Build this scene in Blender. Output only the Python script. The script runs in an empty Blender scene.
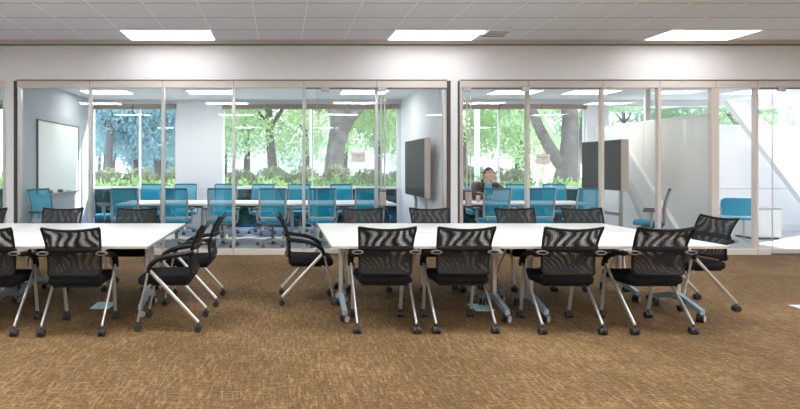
import bpy, bmesh, math, random
from mathutils import Vector, Matrix, Euler, noise
PI = math.pi
rnd = random.Random(7)
SC = bpy.context.scene
COL = SC.collection

# ------------------------------------------------------------------ materials
def new_mat(name):
    m = bpy.data.materials.new(name); m.use_nodes = True
    nt = m.node_tree; nt.nodes.clear()
    out = nt.nodes.new('ShaderNodeOutputMaterial')
    return m, nt, out

def N(nt, t, **kw):
    n = nt.nodes.new(t)
    for k, v in kw.items():
        if k in n.inputs.keys(): n.inputs[k].default_value = v
        else: setattr(n, k, v)
    return n

def math_node(nt, op, a=None, b=None):
    n = nt.nodes.new('ShaderNodeMath'); n.operation = op
    for i, v in enumerate((a, b)):
        if v is None: continue
        if isinstance(v, (int, float)): n.inputs[i].default_value = v
        else: nt.links.new(v, n.inputs[i])
    return n.outputs[0]

def pbr(name, col, rough=0.5, metal=0.0, var=0.05, scale=20.0, bump=0.0, spec=0.5):
    """principled with a faint procedural mottling"""
    m, nt, out = new_mat(name)
    p = N(nt, 'ShaderNodeBsdfPrincipled')
    p.inputs['Roughness'].default_value = rough
    p.inputs['Metallic'].default_value = metal
    p.inputs['Specular IOR Level'].default_value = spec
    tc = N(nt, 'ShaderNodeTexCoord'); nz = N(nt, 'ShaderNodeTexNoise')
    nz.inputs['Scale'].default_value = scale; nz.inputs['Detail'].default_value = 3
    nt.links.new(tc.outputs['Object'], nz.inputs['Vector'])
    mx = N(nt, 'ShaderNodeMix', data_type='RGBA')
    mx.inputs[6].default_value = (*[c * (1 - var) for c in col], 1)
    mx.inputs[7].default_value = (*[min(1, c * (1 + var)) for c in col], 1)
    nt.links.new(nz.outputs['Fac'], mx.inputs[0])
    nt.links.new(mx.outputs[2], p.inputs['Base Color'])
    if bump:
        b = N(nt, 'ShaderNodeBump'); b.inputs['Strength'].default_value = bump; b.inputs['Distance'].default_value = 0.004
        nt.links.new(nz.outputs['Fac'], b.inputs['Height']); nt.links.new(b.outputs[0], p.inputs['Normal'])
    nt.links.new(p.outputs[0], out.inputs[0])
    return m

def emit(name, col, s):
    m, nt, out = new_mat(name)
    e = N(nt, 'ShaderNodeEmission'); e.inputs[0].default_value = (*col, 1); e.inputs[1].default_value = s
    nt.links.new(e.outputs[0], out.inputs[0]); return m

def glass(name, tint=(0.98, 0.99, 0.99), refl=1.0):
    m, nt, out = new_mat(name)
    t = N(nt, 'ShaderNodeBsdfTransparent'); t.inputs[0].default_value = (*tint, 1)
    g = N(nt, 'ShaderNodeBsdfGlossy'); g.inputs['Roughness'].default_value = 0.0
    lw = N(nt, 'ShaderNodeLayerWeight'); lw.inputs['Blend'].default_value = 0.5
    f = math_node(nt, 'POWER', lw.outputs['Facing'], 5.0)
    f = math_node(nt, 'MULTIPLY', f, 0.9 * refl)
    f = math_node(nt, 'ADD', f, 0.04 * refl)
    mx = N(nt, 'ShaderNodeMixShader')
    nt.links.new(f, mx.inputs[0]); nt.links.new(t.outputs[0], mx.inputs[1]); nt.links.new(g.outputs[0], mx.inputs[2])
    nt.links.new(mx.outputs[0], out.inputs[0]); return m

def mesh_cloth(name, col, pitch, duty, cross=0.25, rough=0.6):
    """open woven fabric: threads along V every `pitch` in U, thinner threads across"""
    m, nt, out = new_mat(name)
    p = N(nt, 'ShaderNodeBsdfPrincipled'); p.inputs['Base Color'].default_value = (*col, 1); p.inputs['Roughness'].default_value = rough
    t = N(nt, 'ShaderNodeBsdfTransparent')
    uv = N(nt, 'ShaderNodeUVMap'); sp = N(nt, 'ShaderNodeSeparateXYZ'); nt.links.new(uv.outputs[0], sp.inputs[0])
    def thread(sock, pt, d):
        a = math_node(nt, 'DIVIDE', sock, pt); a = math_node(nt, 'FRACT', a); return math_node(nt, 'LESS_THAN', a, d)
    a = thread(sp.outputs[0], pitch, duty); b = thread(sp.outputs[1], pitch, cross)
    f = math_node(nt, 'MAXIMUM', a, b)
    mx = N(nt, 'ShaderNodeMixShader'); nt.links.new(f, mx.inputs[0])
    nt.links.new(t.outputs[0], mx.inputs[1]); nt.links.new(p.outputs[0], mx.inputs[2]); nt.links.new(mx.outputs[0], out.inputs[0])
    return m

def leafmat(name, col, trans=0.5):
    m, nt, out = new_mat(name)
    tc = N(nt, 'ShaderNodeTexCoord'); nz = N(nt, 'ShaderNodeTexNoise'); nz.inputs['Scale'].default_value = 2.5; nz.inputs['Detail'].default_value = 4
    nt.links.new(tc.outputs['Object'], nz.inputs['Vector'])
    mx = N(nt, 'ShaderNodeMix', data_type='RGBA')
    mx.inputs[6].default_value = (*[c * 0.6 for c in col], 1); mx.inputs[7].default_value = (*[min(1, c * 1.4) for c in col], 1)
    nt.links.new(nz.outputs['Fac'], mx.inputs[0])
    d = N(nt, 'ShaderNodeBsdfDiffuse'); t = N(nt, 'ShaderNodeBsdfTranslucent')
    nt.links.new(mx.outputs[2], d.inputs[0]); nt.links.new(mx.outputs[2], t.inputs[0])
    s = N(nt, 'ShaderNodeMixShader'); s.inputs[0].default_value = trans
    nt.links.new(d.outputs[0], s.inputs[1]); nt.links.new(t.outputs[0], s.inputs[2]); nt.links.new(s.outputs[0], out.inputs[0])
    return m

def carpet_mat():
    m, nt, out = new_mat('woven_carpet')
    p = N(nt, 'ShaderNodeBsdfPrincipled'); p.inputs['Roughness'].default_value = 0.85; p.inputs['Specular IOR Level'].default_value = 0.25
    tc = N(nt, 'ShaderNodeTexCoord')
    def nz(sc, rot=0, detail=3):
        mp = N(nt, 'ShaderNodeMapping'); mp.inputs['Scale'].default_value = sc; mp.inputs['Rotation'].default_value = (0, 0, rot)
        nt.links.new(tc.outputs['Object'], mp.inputs[0])
        n = N(nt, 'ShaderNodeTexNoise'); n.inputs['Scale'].default_value = 1; n.inputs['Detail'].default_value = detail; n.inputs['Roughness'].default_value = 0.65
        nt.links.new(mp.outputs[0], n.inputs['Vector']); return n.outputs['Fac']
    a = nz((6, 60, 1), 0.05); b = nz((55, 6, 1), -0.12); c = nz((40, 40, 1)); d = nz((0.7, 0.7, 1)); e = nz((40, 6, 1), 0.7)
    s = math_node(nt, 'MAXIMUM', a, b); s = math_node(nt, 'MAXIMUM', s, e)
    s = math_node(nt, 'MULTIPLY', s, 0.75); c2 = math_node(nt, 'MULTIPLY', c, 0.35); s = math_node(nt, 'ADD', s, c2)
    d2 = math_node(nt, 'MULTIPLY', d, 0.25); s = math_node(nt, 'ADD', s, d2)
    r = N(nt, 'ShaderNodeValToRGB')
    els = r.color_ramp.elements
    els[0].position = 0.58; els[0].color = (0.062, 0.033, 0.0125, 1)
    els[1].position = 0.86; els[1].color = (0.335, 0.218, 0.104, 1)
    k = els.new(0.73); k.color = (0.166, 0.093, 0.037, 1)
    nt.links.new(s, r.inputs[0]); nt.links.new(r.outputs[0], p.inputs['Base Color'])
    bp = N(nt, 'ShaderNodeBump'); bp.inputs['Strength'].default_value = 0.5; bp.inputs['Distance'].default_value = 0.006
    nt.links.new(s, bp.inputs['Height']); nt.links.new(bp.outputs[0], p.inputs['Normal'])
    nt.links.new(p.outputs[0], out.inputs[0]); return m

def ceiling_mat():
    """suspended tiles 0.67 m square: pale tee bars along Y, thin dark joints along X"""
    m, nt, out = new_mat('ceiling_tiles')
    p = N(nt, 'ShaderNodeBsdfPrincipled'); p.inputs['Roughness'].default_value = 0.9
    tc = N(nt, 'ShaderNodeTexCoord'); sp = N(nt, 'ShaderNodeSeparateXYZ'); nt.links.new(tc.outputs['Object'], sp.inputs[0])
    def line(sock, off, w):
        a = math_node(nt, 'SUBTRACT', sock, off); a = math_node(nt, 'DIVIDE', a, 0.67); a = math_node(nt, 'FRACT', a)
        a = math_node(nt, 'SUBTRACT', a, 0.5); a = math_node(nt, 'ABSOLUTE', a); return math_node(nt, 'GREATER_THAN', a, 0.5 - w)
    ly = line(sp.outputs[0], 0.334 + 20.1, 0.017); lx = line(sp.outputs[1], 8.30 - 20.1, 0.02)
    nz = N(nt, 'ShaderNodeTexNoise'); nz.inputs['Scale'].default_value = 60; nz.inputs['Detail'].default_value = 4; nt.links.new(tc.outputs['Object'], nz.inputs['Vector'])
    # each tile a hair lighter or darker than its neighbours
    vx = N(nt, 'ShaderNodeTexVoronoi'); vx.inputs['Scale'].default_value = 1 / 0.67; vx.inputs['Randomness'].default_value = 0
    nt.links.new(tc.outputs['Object'], vx.inputs['Vector'])
    base = N(nt, 'ShaderNodeMix', data_type='RGBA'); base.inputs[6].default_value = (0.82, 0.835, 0.88, 1); base.inputs[7].default_value = (0.87, 0.885, 0.93, 1)
    nt.links.new(nz.outputs['Fac'], base.inputs[0])
    m1 = N(nt, 'ShaderNodeMix', data_type='RGBA'); m1.inputs[7].default_value = (0.50, 0.49, 0.49, 1)
    nt.links.new(lx, m1.inputs[0]); nt.links.new(base.outputs[2], m1.inputs[6])
    m2 = N(nt, 'ShaderNodeMix', data_type='RGBA'); m2.inputs[7].default_value = (0.98, 0.98, 0.97, 1)
    nt.links.new(ly, m2.inputs[0]); nt.links.new(m1.outputs[2], m2.inputs[6])
    nt.links.new(m2.outputs[2], p.inputs['Base Color']); nt.links.new(p.outputs[0], out.inputs[0]); return m

M = {}
M['drywall'] = pbr('painted_drywall', (0.87, 0.88, 0.90), 0.85, var=0.02, scale=6)
M['white_wall'] = pbr('white_wall_paint', (0.80, 0.80, 0.83), 0.8, var=0.02, scale=5)
M['cream'] = pbr('cream_aluminium', (0.70, 0.63, 0.57), 0.45, var=0.02)
M['alum'] = pbr('satin_aluminium', (0.57, 0.56, 0.555), 0.35, 0.6, var=0.03)
M['dark_gap'] = pbr('dark_reveal', (0.09, 0.07, 0.06), 0.6)
M['dark_rail'] = pbr('dark_rail', (0.16, 0.15, 0.15), 0.4, 0.5)
M['clamp'] = pbr('clamp_metal', (0.55, 0.54, 0.55), 0.4, 0.3)
M['wood_grip'] = pbr('brown_bronze', (0.45, 0.36, 0.32), 0.5, 0.2)
M['shaded_wall'] = pbr('wall_shade_grey', (0.44, 0.47, 0.51), 0.7, var=0.02, scale=5)  # shade on the left meeting room wall put into its colour
M['border'] = pbr('beige_border_band', (0.62, 0.57, 0.52), 0.85, var=0.03)
M['carpet'] = carpet_mat()
M['ceiling'] = ceiling_mat()
M['conf_ceiling'] = pbr('conference_ceiling', (0.82, 0.83, 0.85), 0.9, var=0.02)
M['conf_carpet'] = pbr('grey_blue_carpet', (0.42, 0.43, 0.46), 0.45, var=0.3, scale=30, bump=0.2)
M['glass'] = glass('clear_glass', refl=0.75)
M['glass_low'] = glass('tinted_lower_glass', (0.06, 0.26, 0.46))
M['glass_out'] = glass('window_glass', (0.96, 0.985, 0.985))
M['lamp'] = emit('troffer_diffuser', (0.92, 0.97, 1.0), 17.5)
M['lamp_soft'] = emit('troffer_diffuser_dimmed', (1.0, 0.98, 0.96), 2.7)
M['lamp_conf'] = emit('conference_diffuser', (1.0, 0.99, 0.98), 6.0)
M['white_paint'] = pbr('white_paint', (0.82, 0.82, 0.82), 0.5, var=0.02)
M['laminate'] = pbr('white_laminate', (0.78, 0.765, 0.75), 0.32, var=0.01, scale=4)
M['edge'] = pbr('beige_edge_band', (0.50, 0.44, 0.39), 0.5)
M['steel'] = pbr('brushed_silver', (0.60, 0.585, 0.565), 0.38, 0.75, var=0.04)
M['foot'] = pbr('silver_blue_lit', (0.36, 0.47, 0.55), 0.4, 0.3, var=0.06)  # silver feet, blue light from the windows put into the colour
M['caster'] = pbr('caster_rubber', (0.018, 0.018, 0.022), 0.45)
M['caster_light'] = pbr('caster_grey', (0.42, 0.40, 0.38), 0.5)
M['black_plastic'] = pbr('black_plastic', (0.007, 0.0065, 0.007), 0.45, spec=0.22)
M['black_fabric'] = pbr('black_fabric', (0.008, 0.0075, 0.009), 0.9, var=0.3, scale=180, bump=0.25, spec=0.2)
M['black_mesh'] = mesh_cloth('black_mesh', (0.008, 0.0075, 0.008), 0.0065, 0.60, 0.25)
M['bracket'] = pbr('bracket_silver', (0.30, 0.28, 0.265), 0.4, 0.4)
M['blue_mesh'] = mesh_cloth('blue_mesh', (0.0, 0.37, 0.58), 0.006, 0.62, 0.25, 0.9)
M['blue_fabric'] = pbr('blue_fabric', (0.0, 0.26, 0.43), 0.85, var=0.15, scale=120)
M['blue_edge'] = pbr('blue_edge', (0.0, 0.11, 0.20), 0.6)
M['blue_shell'] = pbr('blue_shell', (0.0, 0.36, 0.56), 0.5)
M['grey_frame'] = pbr('grey_frame', (0.45, 0.45, 0.44), 0.4, 0.5)
M['grey_dark'] = pbr('dark_grey_plastic', (0.10, 0.10, 0.11), 0.5)
M['screen'] = pbr('switched_off_screen', (0.030, 0.032, 0.034), 0.5, var=0.15, scale=3, spec=0.25)
M['tv_case'] = pbr('beige_casing', (0.55, 0.47, 0.40), 0.5)
M['whiteboard'] = pbr('whiteboard_enamel', (0.86, 0.87, 0.88), 0.22, var=0.01)
M['gloss_panel'] = pbr('back_painted_glass', (0.86, 0.83, 0.80), 0.04, var=0.02, scale=2, spec=1.0)
M['blind'] = pbr('blind_cassette', (0.34, 0.27, 0.23), 0.6)
M['sticker'] = pbr('pale_blue_cover', (0.45, 0.85, 1.0), 0.5, var=0.35, scale=28)
M['pale_plate'] = pbr('pale_grey_plate', (0.62, 0.66, 0.70), 0.5)
M['card'] = pbr('beige_card', (0.86, 0.80, 0.76), 0.8, var=0.02)
M['card_ink'] = pbr('card_ink', (0.42, 0.34, 0.31), 0.8)
M['cup'] = pbr('paper_cup', (0.72, 0.55, 0.42), 0.8)
M['cup_lid'] = pbr('cup_lid', (0.75, 0.68, 0.60), 0.6)
M['laptop'] = pbr('laptop_silver', (0.62, 0.66, 0.70), 0.35, 0.4)
M['skin'] = pbr('skin', (0.55, 0.33, 0.22), 0.55, var=0.08)
M['hair'] = pbr('dark_hair', (0.022, 0.015, 0.012), 0.6, var=0.4, scale=80, bump=0.6)
M['jacket'] = pbr('brown_jacket', (0.05, 0.032, 0.029), 0.85, var=0.2, scale=60, bump=0.3)
M['shirt'] = pbr('teal_shirt', (0.10, 0.45, 0.55), 0.8)
M['trousers'] = pbr('dark_trousers', (0.03, 0.035, 0.05), 0.9)
M['eye'] = pbr('eye_white', (0.8, 0.8, 0.8), 0.3)
M['lips'] = pbr('lips', (0.36, 0.15, 0.12), 0.5)
M['bark'] = pbr('bark', (0.15, 0.13, 0.12), 0.95, var=0.9, scale=4.5, bump=0.9)
M['bark_dark'] = pbr('dark_bark', (0.12, 0.11, 0.11), 0.95, var=0.5, scale=7, bump=0.8)
M['leaf_lime'] = leafmat('lime_leaves', (0.50, 0.63, 0.37), 0.55)
M['leaf_green'] = leafmat('green_leaves', (0.38, 0.52, 0.33), 0.55)
M['leaf_teal'] = leafmat('shade_blue_leaves', (0.34, 0.50, 0.54), 0.55)  # bluish shade of the foliage painted into the leaf colour
M['leaf_hedge'] = leafmat('hedge_leaves', (0.33, 0.50, 0.20), 0.35)
M['leaf_shrub'] = leafmat('shrub_leaves', (0.28, 0.30, 0.19), 0.3)
M['pavement'] = pbr('pale_paving', (0.72, 0.70, 0.68), 0.9, var=0.06, scale=1.5)
M['render_white'] = pbr('white_render', (0.85, 0.85, 0.85), 0.8)
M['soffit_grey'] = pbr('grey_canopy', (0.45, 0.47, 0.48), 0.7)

# ------------------------------------------------------------------ mesh helpers
class MB:
    def __init__(s): s.bm = bmesh.new(); s.mi = 0
    def _tag(s, faces):
        for f in faces: f.material_index = s.mi
    def box(s, x0, x1, y0, y1, z0, z1, bev=0.0, mat=None, seg=2):
        r = bmesh.ops.create_cube(s.bm, size=1.0)
        vs = r['verts']
        for v in vs:
            v.co = Vector(((x0 + x1) / 2 + v.co.x * (x1 - x0), (y0 + y1) / 2 + v.co.y * (y1 - y0), (z0 + z1) / 2 + v.co.z * (z1 - z0)))
        if mat is not None:
            for v in vs: v.co = mat @ v.co
        fs = set(f for v in vs for f in v.link_faces)
        if bev > 0:
            es = set(e for v in vs for e in v.link_edges)
            rr = bmesh.ops.bevel(s.bm, geom=list(es), offset=bev, segments=seg, affect='EDGES', profile=0.5)
            fs = set(rr['faces']) | set(f for f in fs if f.is_valid)
        s._tag(fs); return s
    def cyl(s, a, b, r0, r1=None, seg=16):
        a, b = Vector(a), Vector(b); r1 = r0 if r1 is None else r1
        return s.tube([a, b], [r0, r1], seg)
    def tube(s, pts, r, seg=10, squash=None, up=None):
        """round (or squashed to an oval) tube along pts, capped"""
        pts = [Vector(p) for p in pts]; n = len(pts)
        rs = r if isinstance(r, (list, tuple)) else [r] * n
        rings = []; prev = None
        for i, p in enumerate(pts):
            t = (pts[min(i + 1, n - 1)] - pts[max(i - 1, 0)]).normalized()
            if prev is None:
                ref = Vector(up) if up else (Vector((0, 0, 1)) if abs(t.z) < 0.9 else Vector((1, 0, 0)))
                u = (ref - t * ref.dot(t)).normalized()
            else:
                u = (prev - t * prev.dot(t)).normalized()
            prev = u; w = t.cross(u)
            su, sw = squash if squash else (1, 1)
            rings.append([s.bm.verts.new(p + (u * math.cos(2 * PI * k / seg) * su + w * math.sin(2 * PI * k / seg) * sw) * rs[i]) for k in range(seg)])
        fs = []
        for i in range(n - 1):
            for k in range(seg):
                fs.append(s.bm.faces.new((rings[i][k], rings[i][(k + 1) % seg], rings[i + 1][(k + 1) % seg], rings[i + 1][k])))
        fs.append(s.bm.faces.new(list(reversed(rings[0])))); fs.append(s.bm.faces.new(rings[-1]))
        s._tag(fs); return s
    def ball(s, c, r, sc=(1, 1, 1), seg=14, rings=10):
        rr = bmesh.ops.create_uvsphere(s.bm, u_segments=seg, v_segments=rings, radius=r)
        for v in rr['verts']: v.co = Vector(c) + Vector((v.co.x * sc[0], v.co.y * sc[1], v.co.z * sc[2]))
        s._tag(set(f for v in rr['verts'] for f in v.link_faces)); return s
    def prism(s, outline, axis, a, b):
        """extrude an outline (list of 2D points) along axis 'x','y' or 'z' from a to b"""
        def P(u, v, w): return {'x': (w, u, v), 'y': (u, w, v), 'z': (u, v, w)}[axis]
        lo = [s.bm.verts.new(P(u, v, a)) for u, v in outline]; hi = [s.bm.verts.new(P(u, v, b)) for u, v in outline]
        n = len(lo); fs = []
        for i in range(n): fs.append(s.bm.faces.new((lo[i], lo[(i + 1) % n], hi[(i + 1) % n], hi[i])))
        fs.append(s.bm.faces.new(list(reversed(lo)))); fs.append(s.bm.faces.new(hi))
        s._tag(fs); return s
    def build(s, name, mats, parent=None, smooth=False, loc=None):
        bmesh.ops.recalc_face_normals(s.bm, faces=s.bm.faces[:])
        me = bpy.data.meshes.new(name); s.bm.to_mesh(me); s.bm.free()
        for m in (mats if isinstance(mats, (list, tuple)) else [mats]): me.materials.append(M[m] if isinstance(m, str) else m)
        if smooth:
            for p in me.polygons: p.use_smooth = True
            try: me.set_sharp_from_angle(angle=math.radians(40))
            except Exception: pass
        o = bpy.data.objects.new(name, me); COL.objects.link(o)
        if parent is not None: o.parent = parent
        if loc is not None: o.location = loc
        return o

def thing(name, label, cat, loc=(0, 0, 0), rz=0.0, group=None):
    o = bpy.data.objects.new(name, None); o.empty_display_size = 0.1; COL.objects.link(o)
    o.location = loc; o.rotation_euler = (0, 0, rz)
    return tag(o, label, cat, group)
def tag(o, label, cat, group=None, kind=None):
    o['label'] = label; o['category'] = cat
    if group: o['group'] = group
    if kind: o['kind'] = kind
    return o
def struct(o, label=None, cat=None):
    o['kind'] = 'structure'
    if label: o['label'] = label; o['category'] = cat
    return o
def kids(o): return [c for c in KID.get(o.name, [])]
KID = {}
def index_kids():
    KID.clear()
    for o in bpy.data.objects:
        if o.parent: KID.setdefault(o.parent.name, []).append(o)
def copy_tree(src, parent=None):
    c = src.copy(); COL.objects.link(c)
    if parent is not None: c.parent = parent
    for ch in kids(src): copy_tree(ch, c)
    return c
def place(proto, used, loc, rz, label, group):
    """first call uses the prototype itself, later calls copy it with its parts and their sub-parts"""
    if used[0]: o = copy_tree(proto)
    else: o = proto; used[0] = True
    o.location = loc; o.rotation_euler = (0, 0, rz); o['label'] = label; o['group'] = group
    return o
def smoothpath(pts, n=6):
    """Catmull-Rom through pts"""
    P = [Vector(p) for p in pts]; out = []
    for i in range(len(P) - 1):
        p0 = P[max(i - 1, 0)]; p1 = P[i]; p2 = P[i + 1]; p3 = P[min(i + 2, len(P) - 1)]
        for k in range(n):
            t = k / n
            out.append(0.5 * ((2 * p1) + (p2 - p0) * t + (2 * p0 - 5 * p1 + 4 * p2 - p3) * t * t + (3 * p1 - p0 - 3 * p2 + p3) * t ** 3))
    out.append(P[-1]); return out

# ------------------------------------------------------------------ room shell
YW = 9.29      # hall side of the glazed front
YB = 12.9      # window wall of the meeting rooms
ZC = 3.437     # hall ceiling
ZK = 2.95      # meeting room ceiling
XL, XR, YS = -9.0, 12.6, -6.0
struct(MB().box(XL, XR, YS, YW + 0.02, -0.1, 0).build('floor', 'carpet'))
struct(MB().box(XL, XR, YW + 0.02, YB, -0.1, 0).build('floor_meeting', 'conf_carpet'))
struct(MB().box(XL, XR, YS, YW, ZC, ZC + 0.05).build('ceiling', 'ceiling'))
struct(MB().box(XL - .2, XR + .2, YS - .2, YB + 0.25, ZC + 0.1, ZC + 0.3).build('ceiling_roof', 'white_paint'))
struct(MB().box(XL, XR, YW + 0.12, YB, ZK, ZK + 0.06).build('ceiling_meeting', 'conf_ceiling'))
struct(MB().box(XL - 0.2, XL, YS, YB + 0.2, 0, ZC + 0.1).build('wall_left', 'drywall'))
b = MB().box(XR, XR + 0.2, YS, YW, 0, ZC + 0.1)
b.box(XR, XR + 0.2, YW, YB + 0.2, 0, 0.5).box(XR, XR + 0.2, YW, YB + 0.2, 2.85, ZC + 0.1).box(XR, XR + 0.2, YW, YW + 0.4, 0.5, 2.85)
struct(b.build('wall_right', 'drywall'))
struct(MB().box(XL, XR, YS - 0.2, YS, 0, ZC + 0.1).build('wall_rear', 'drywall'))
# soffit wall above the glazing and white piers between the bays
b = MB().box(XL, XR, YW, YW + 0.12, 2.84, ZC + 0.1)
b.box(-4.465, -4.345, YW, YW + 0.12, 0, 2.84).box(2.785, 2.895, YW, YW + 0.12, 0, 2.84)
struct(b.build('wall_front', 'drywall'))
struct(MB().box(XL, XR, YW - 0.022, YW - 0.001, ZC - 0.028, ZC - 0.002).build('trim_1', 'bracket'))
struct(MB().box(XL, XR, 8.965, YW - 0.022, ZC - 0.004, ZC - 0.0005).build('trim_9', 'border'))  # beige band over the last strip of ceiling before the glazed front
# dark reveals round the glazed bays
for i, (x0, x1, z0, z1) in enumerate([(-4.345, -4.285, 0, 2.84), (2.72, 2.785, 0, 2.84), (2.895, 2.93, 0, 2.84), (-4.30, -4.285, 0, 2.84)]):
    struct(MB().box(x0, x1, YW + 0.01, YW + 0.1, z0, z1).build('trim_%d' % (i + 2), 'dark_gap'))
struct(MB().box(-4.285, 2.72, YW - 0.012, YW - 0.001, 2.842, 2.856).build('trim_6', 'dark_gap'))
struct(MB().box(2.93, XR, YW - 0.012, YW - 0.001, 2.842, 2.856).build('trim_7', 'dark_gap'))

def bay(n, x0, x1, mull, doors=(), wide=()):
    """one glazed bay: header, bottom rail and mullions of the frame, then one pane per light"""
    f = MB()
    f.box(x0, x1, YW - 0.005, YW + 0.09, 2.725, 2.838, 0.004)
    f.box(x0, x1, YW - 0.005, YW + 0.09, 0.0, 0.095, 0.004)
    o = f.build('window_%d' % n, 'cream'); struct(o)
    v = MB()
    for m_ in [x0 + 0.03, *mull, x1 - 0.03]:
        w = 0.062 if m_ in wide else 0.026
        v.box(m_ - w, m_ + w, YW + 0.0, YW + 0.085, 0.095, 2.725, 0.004)
    v.build('frame', 'cream' if n == 3 else 'alum', o)
    edges = [x0 + 0.03, *mull, x1 - 0.03]
    for a, c in zip(edges[:-1], edges[1:]):
        if any(abs(a - d) < 1e-6 for d in doors): continue
        MB().box(a + 0.02, c - 0.02, YW + 0.036, YW + 0.048, 0.09, 2.73).build('pane', 'glass', o)
    # little cover joints in header and bottom rail
    j = MB()
    for m_ in mull: j.box(m_ - 0.004, m_ + 0.004, YW - 0.007, YW - 0.004, 2.728, 2.835).box(m_ - 0.004, m_ + 0.004, YW - 0.007, YW - 0.004, 0.0, 0.093)
    if mull: j.build('joint', 'blind', o)
    return o
bay(1, -9.0, -4.465, [-7.6, -6.1])
bay(2, -4.285, 2.72, [-3.10, -1.91, -0.757, 0.39, 1.575], doors=(0.39,))
bay(3, 2.93, XR, [4.045, 5.26, 6.19, 7.10, 7.775, 8.9], doors=(2.96, 7.775), wide=(7.10,))

def sliding_door(n, x0, x1, clamps, pull, rail):
    d = struct(MB().box(x0, x1, YW - 0.035, YW - 0.023, 0.03, 2.70).build('door_%d' % n, 'glass'))
    MB().box(x0 - 0.006, x0, YW - 0.036, YW - 0.022, 0.03, 2.70).build('glass_edge', 'alum', d)
    MB().box(x0, x1, YW - 0.045, YW - 0.013, 0.004, 0.032).build('bottom_rail', 'dark_rail', d)
    for c in clamps:
        MB().box(c - 0.067, c + 0.067, YW - 0.06, YW - 0.008, 2.655, 2.745, 0.012).build('hanger_clamp', 'clamp', d)
    MB().box(rail[0], rail[1], YW - 0.05, YW - 0.015, 2.700, 2.722).build('track', 'dark_rail', d)
    if pull is not None:
        h = MB()
        for dx in (-0.03, 0.03):
            h.tube([(pull + dx, YW - 0.075, 0.9), (pull + dx, YW - 0.075, 2.62)], 0.012)
        for z in (1.0, 1.75, 2.5): h.box(pull - 0.035, pull + 0.035, YW - 0.08, YW - 0.03, z - 0.01, z + 0.01)
        g = h.build('pull_handle', 'alum', d)
        MB().box(pull - 0.05, pull + 0.05, YW - 0.09, YW - 0.03, 0.80, 1.02, 0.01).build('lock_block', 'wood_grip', g)
        MB().box(pull - 0.052, pull + 0.052, YW - 0.093, YW - 0.028, 1.03, 1.06, 0.004).build('lock_band', 'dark_rail', g)
    return d
sliding_door(1, 0.60, 1.70, (0.735, 1.655), 1.665, (0.42, 2.70))
sliding_door(2, 2.97, 4.03, (3.035, 3.985), 3.05, (2.96, 5.23))
sliding_door(3, 8.0, 9.1, (8.14, 8.95), None, (7.80, 9.4))

# walls between the meeting rooms
struct(MB().box(-4.46, -4.29, YW + 0.12, YB, 0, ZK).build('wall_meeting_left', 'shaded_wall'))
struct(MB().box(2.73, 2.92, YW + 0.12, YB, 0, ZK).build('wall_meeting_middle', 'white_wall'))
# right wall of the second room: glossy panels in two heights, clerestory glazing above
w = struct(MB().box(7.13, 7.22, YW + 0.12, YB, 0, 2.30).build('wall_meeting_right', 'white_wall'))
for y0, y1 in ((9.45, 11.15), (11.16, 12.88)):
    MB().box(7.115, 7.13, y0, y1, 0.945, 2.29).build('upper_panel', 'gloss_panel', w)
    MB().box(7.115, 7.13, y0, y1, 0.02, 0.935).build('lower_panel', 'gloss_panel', w)
MB().box(7.12, 7.215, YW + 0.12, YB, 2.30, 2.33).box(7.12, 7.215, 11.1, 11.16, 2.33, ZK).build('rail', 'white_paint', w)
MB().box(7.165, 7.175, YW + 0.12, YB, 2.32, ZK).build('clerestory_pane', 'glass', w)

# window wall: piers, head and openings
open_ = [(-8.2, -4.9), (-4.27, -2.34), (-1.31, 2.70), (3.05, 6.95)]
b = MB(); b.box(XL, XR, YB, YB + 0.2, 2.85, ZC + 0.1)
xs = XL
for a, c in open_:
    b.box(xs, a, YB, YB + 0.2, 0, 2.85); xs = c
b.box(xs, XR, YB, YB + 0.2, 0, 2.35).box(xs, 7.45, YB, YB + 0.2, 2.35, 2.85).box(12.3, XR, YB, YB + 0.2, 2.35, 2.85)
b.box(XL, XR, YB, YB + 0.2, -0.3, 0.0)
struct(b.build('wall_back', 'white_wall'))
mulls = [[-6.5], [-3.2], [0.74], [4.98]]
for i, ((a, c), mm) in enumerate(zip(open_, mulls)):
    f = MB()
    for x in [a + 0.02, *mm, c - 0.02]: f.box(x - 0.02, x + 0.02, YB + 0.06, YB + 0.13, 0, 2.85)
    f.box(a, c, YB + 0.06, YB + 0.13, 0, 0.05).box(a, c, YB + 0.06, YB + 0.13, 2.80, 2.85)
    f.box(a, c, YB + 0.03, YB + 0.14, 0.925, 0.985)
    o = struct(f.build('window_%d' % (i + 4), 'white_paint'))
    ed = [a + 0.02, *mm, c - 0.02]
    for p, q in zip(ed[:-1], ed[1:]):
        MB().box(p, q, YB + 0.09, YB + 0.10, 0.98, 2.82).build('pane', 'glass_out', o)
        MB().box(p, q, YB + 0.09, YB + 0.10, 0.04, 0.93).build('lower_pane', 'glass_low', o)
    h = MB(); x = a + 0.01
    while x < c - 0.05:
        e = min(x + 0.95, c - 0.01); h.box(x, e - 0.012, YB - 0.05, YB + 0.04, 2.735, 2.845, 0.006); x = e
    k = h.build('roller_blind', 'blind'); tag(k, ['rolled up brown blind over the window at far left edge', 'rolled up brown blind over the narrow window beside the whiteboard', 'rolled up brown blind over the wide window behind the long blue chair rows', 'rolled up brown blind over the window behind the seated person'][i], 'blind', 'rolled up window blinds')
    if i in (2, 3):
        MB().cyl((c - 0.2, YB - 0.03, 1.3), (c - 0.2, YB - 0.03, 2.735), 0.004, seg=6).build('pull_cord', 'white_paint', k)
o = struct(MB().box(7.45, 12.3, YB + 0.06, YB + 0.13, 2.35, 2.39).box(7.45, 12.3, YB + 0.06, YB + 0.13, 2.81, 2.85).box(9.85, 9.9, YB + 0.06, YB + 0.13, 2.35, 2.85).build('window_8', 'white_paint'))
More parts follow.
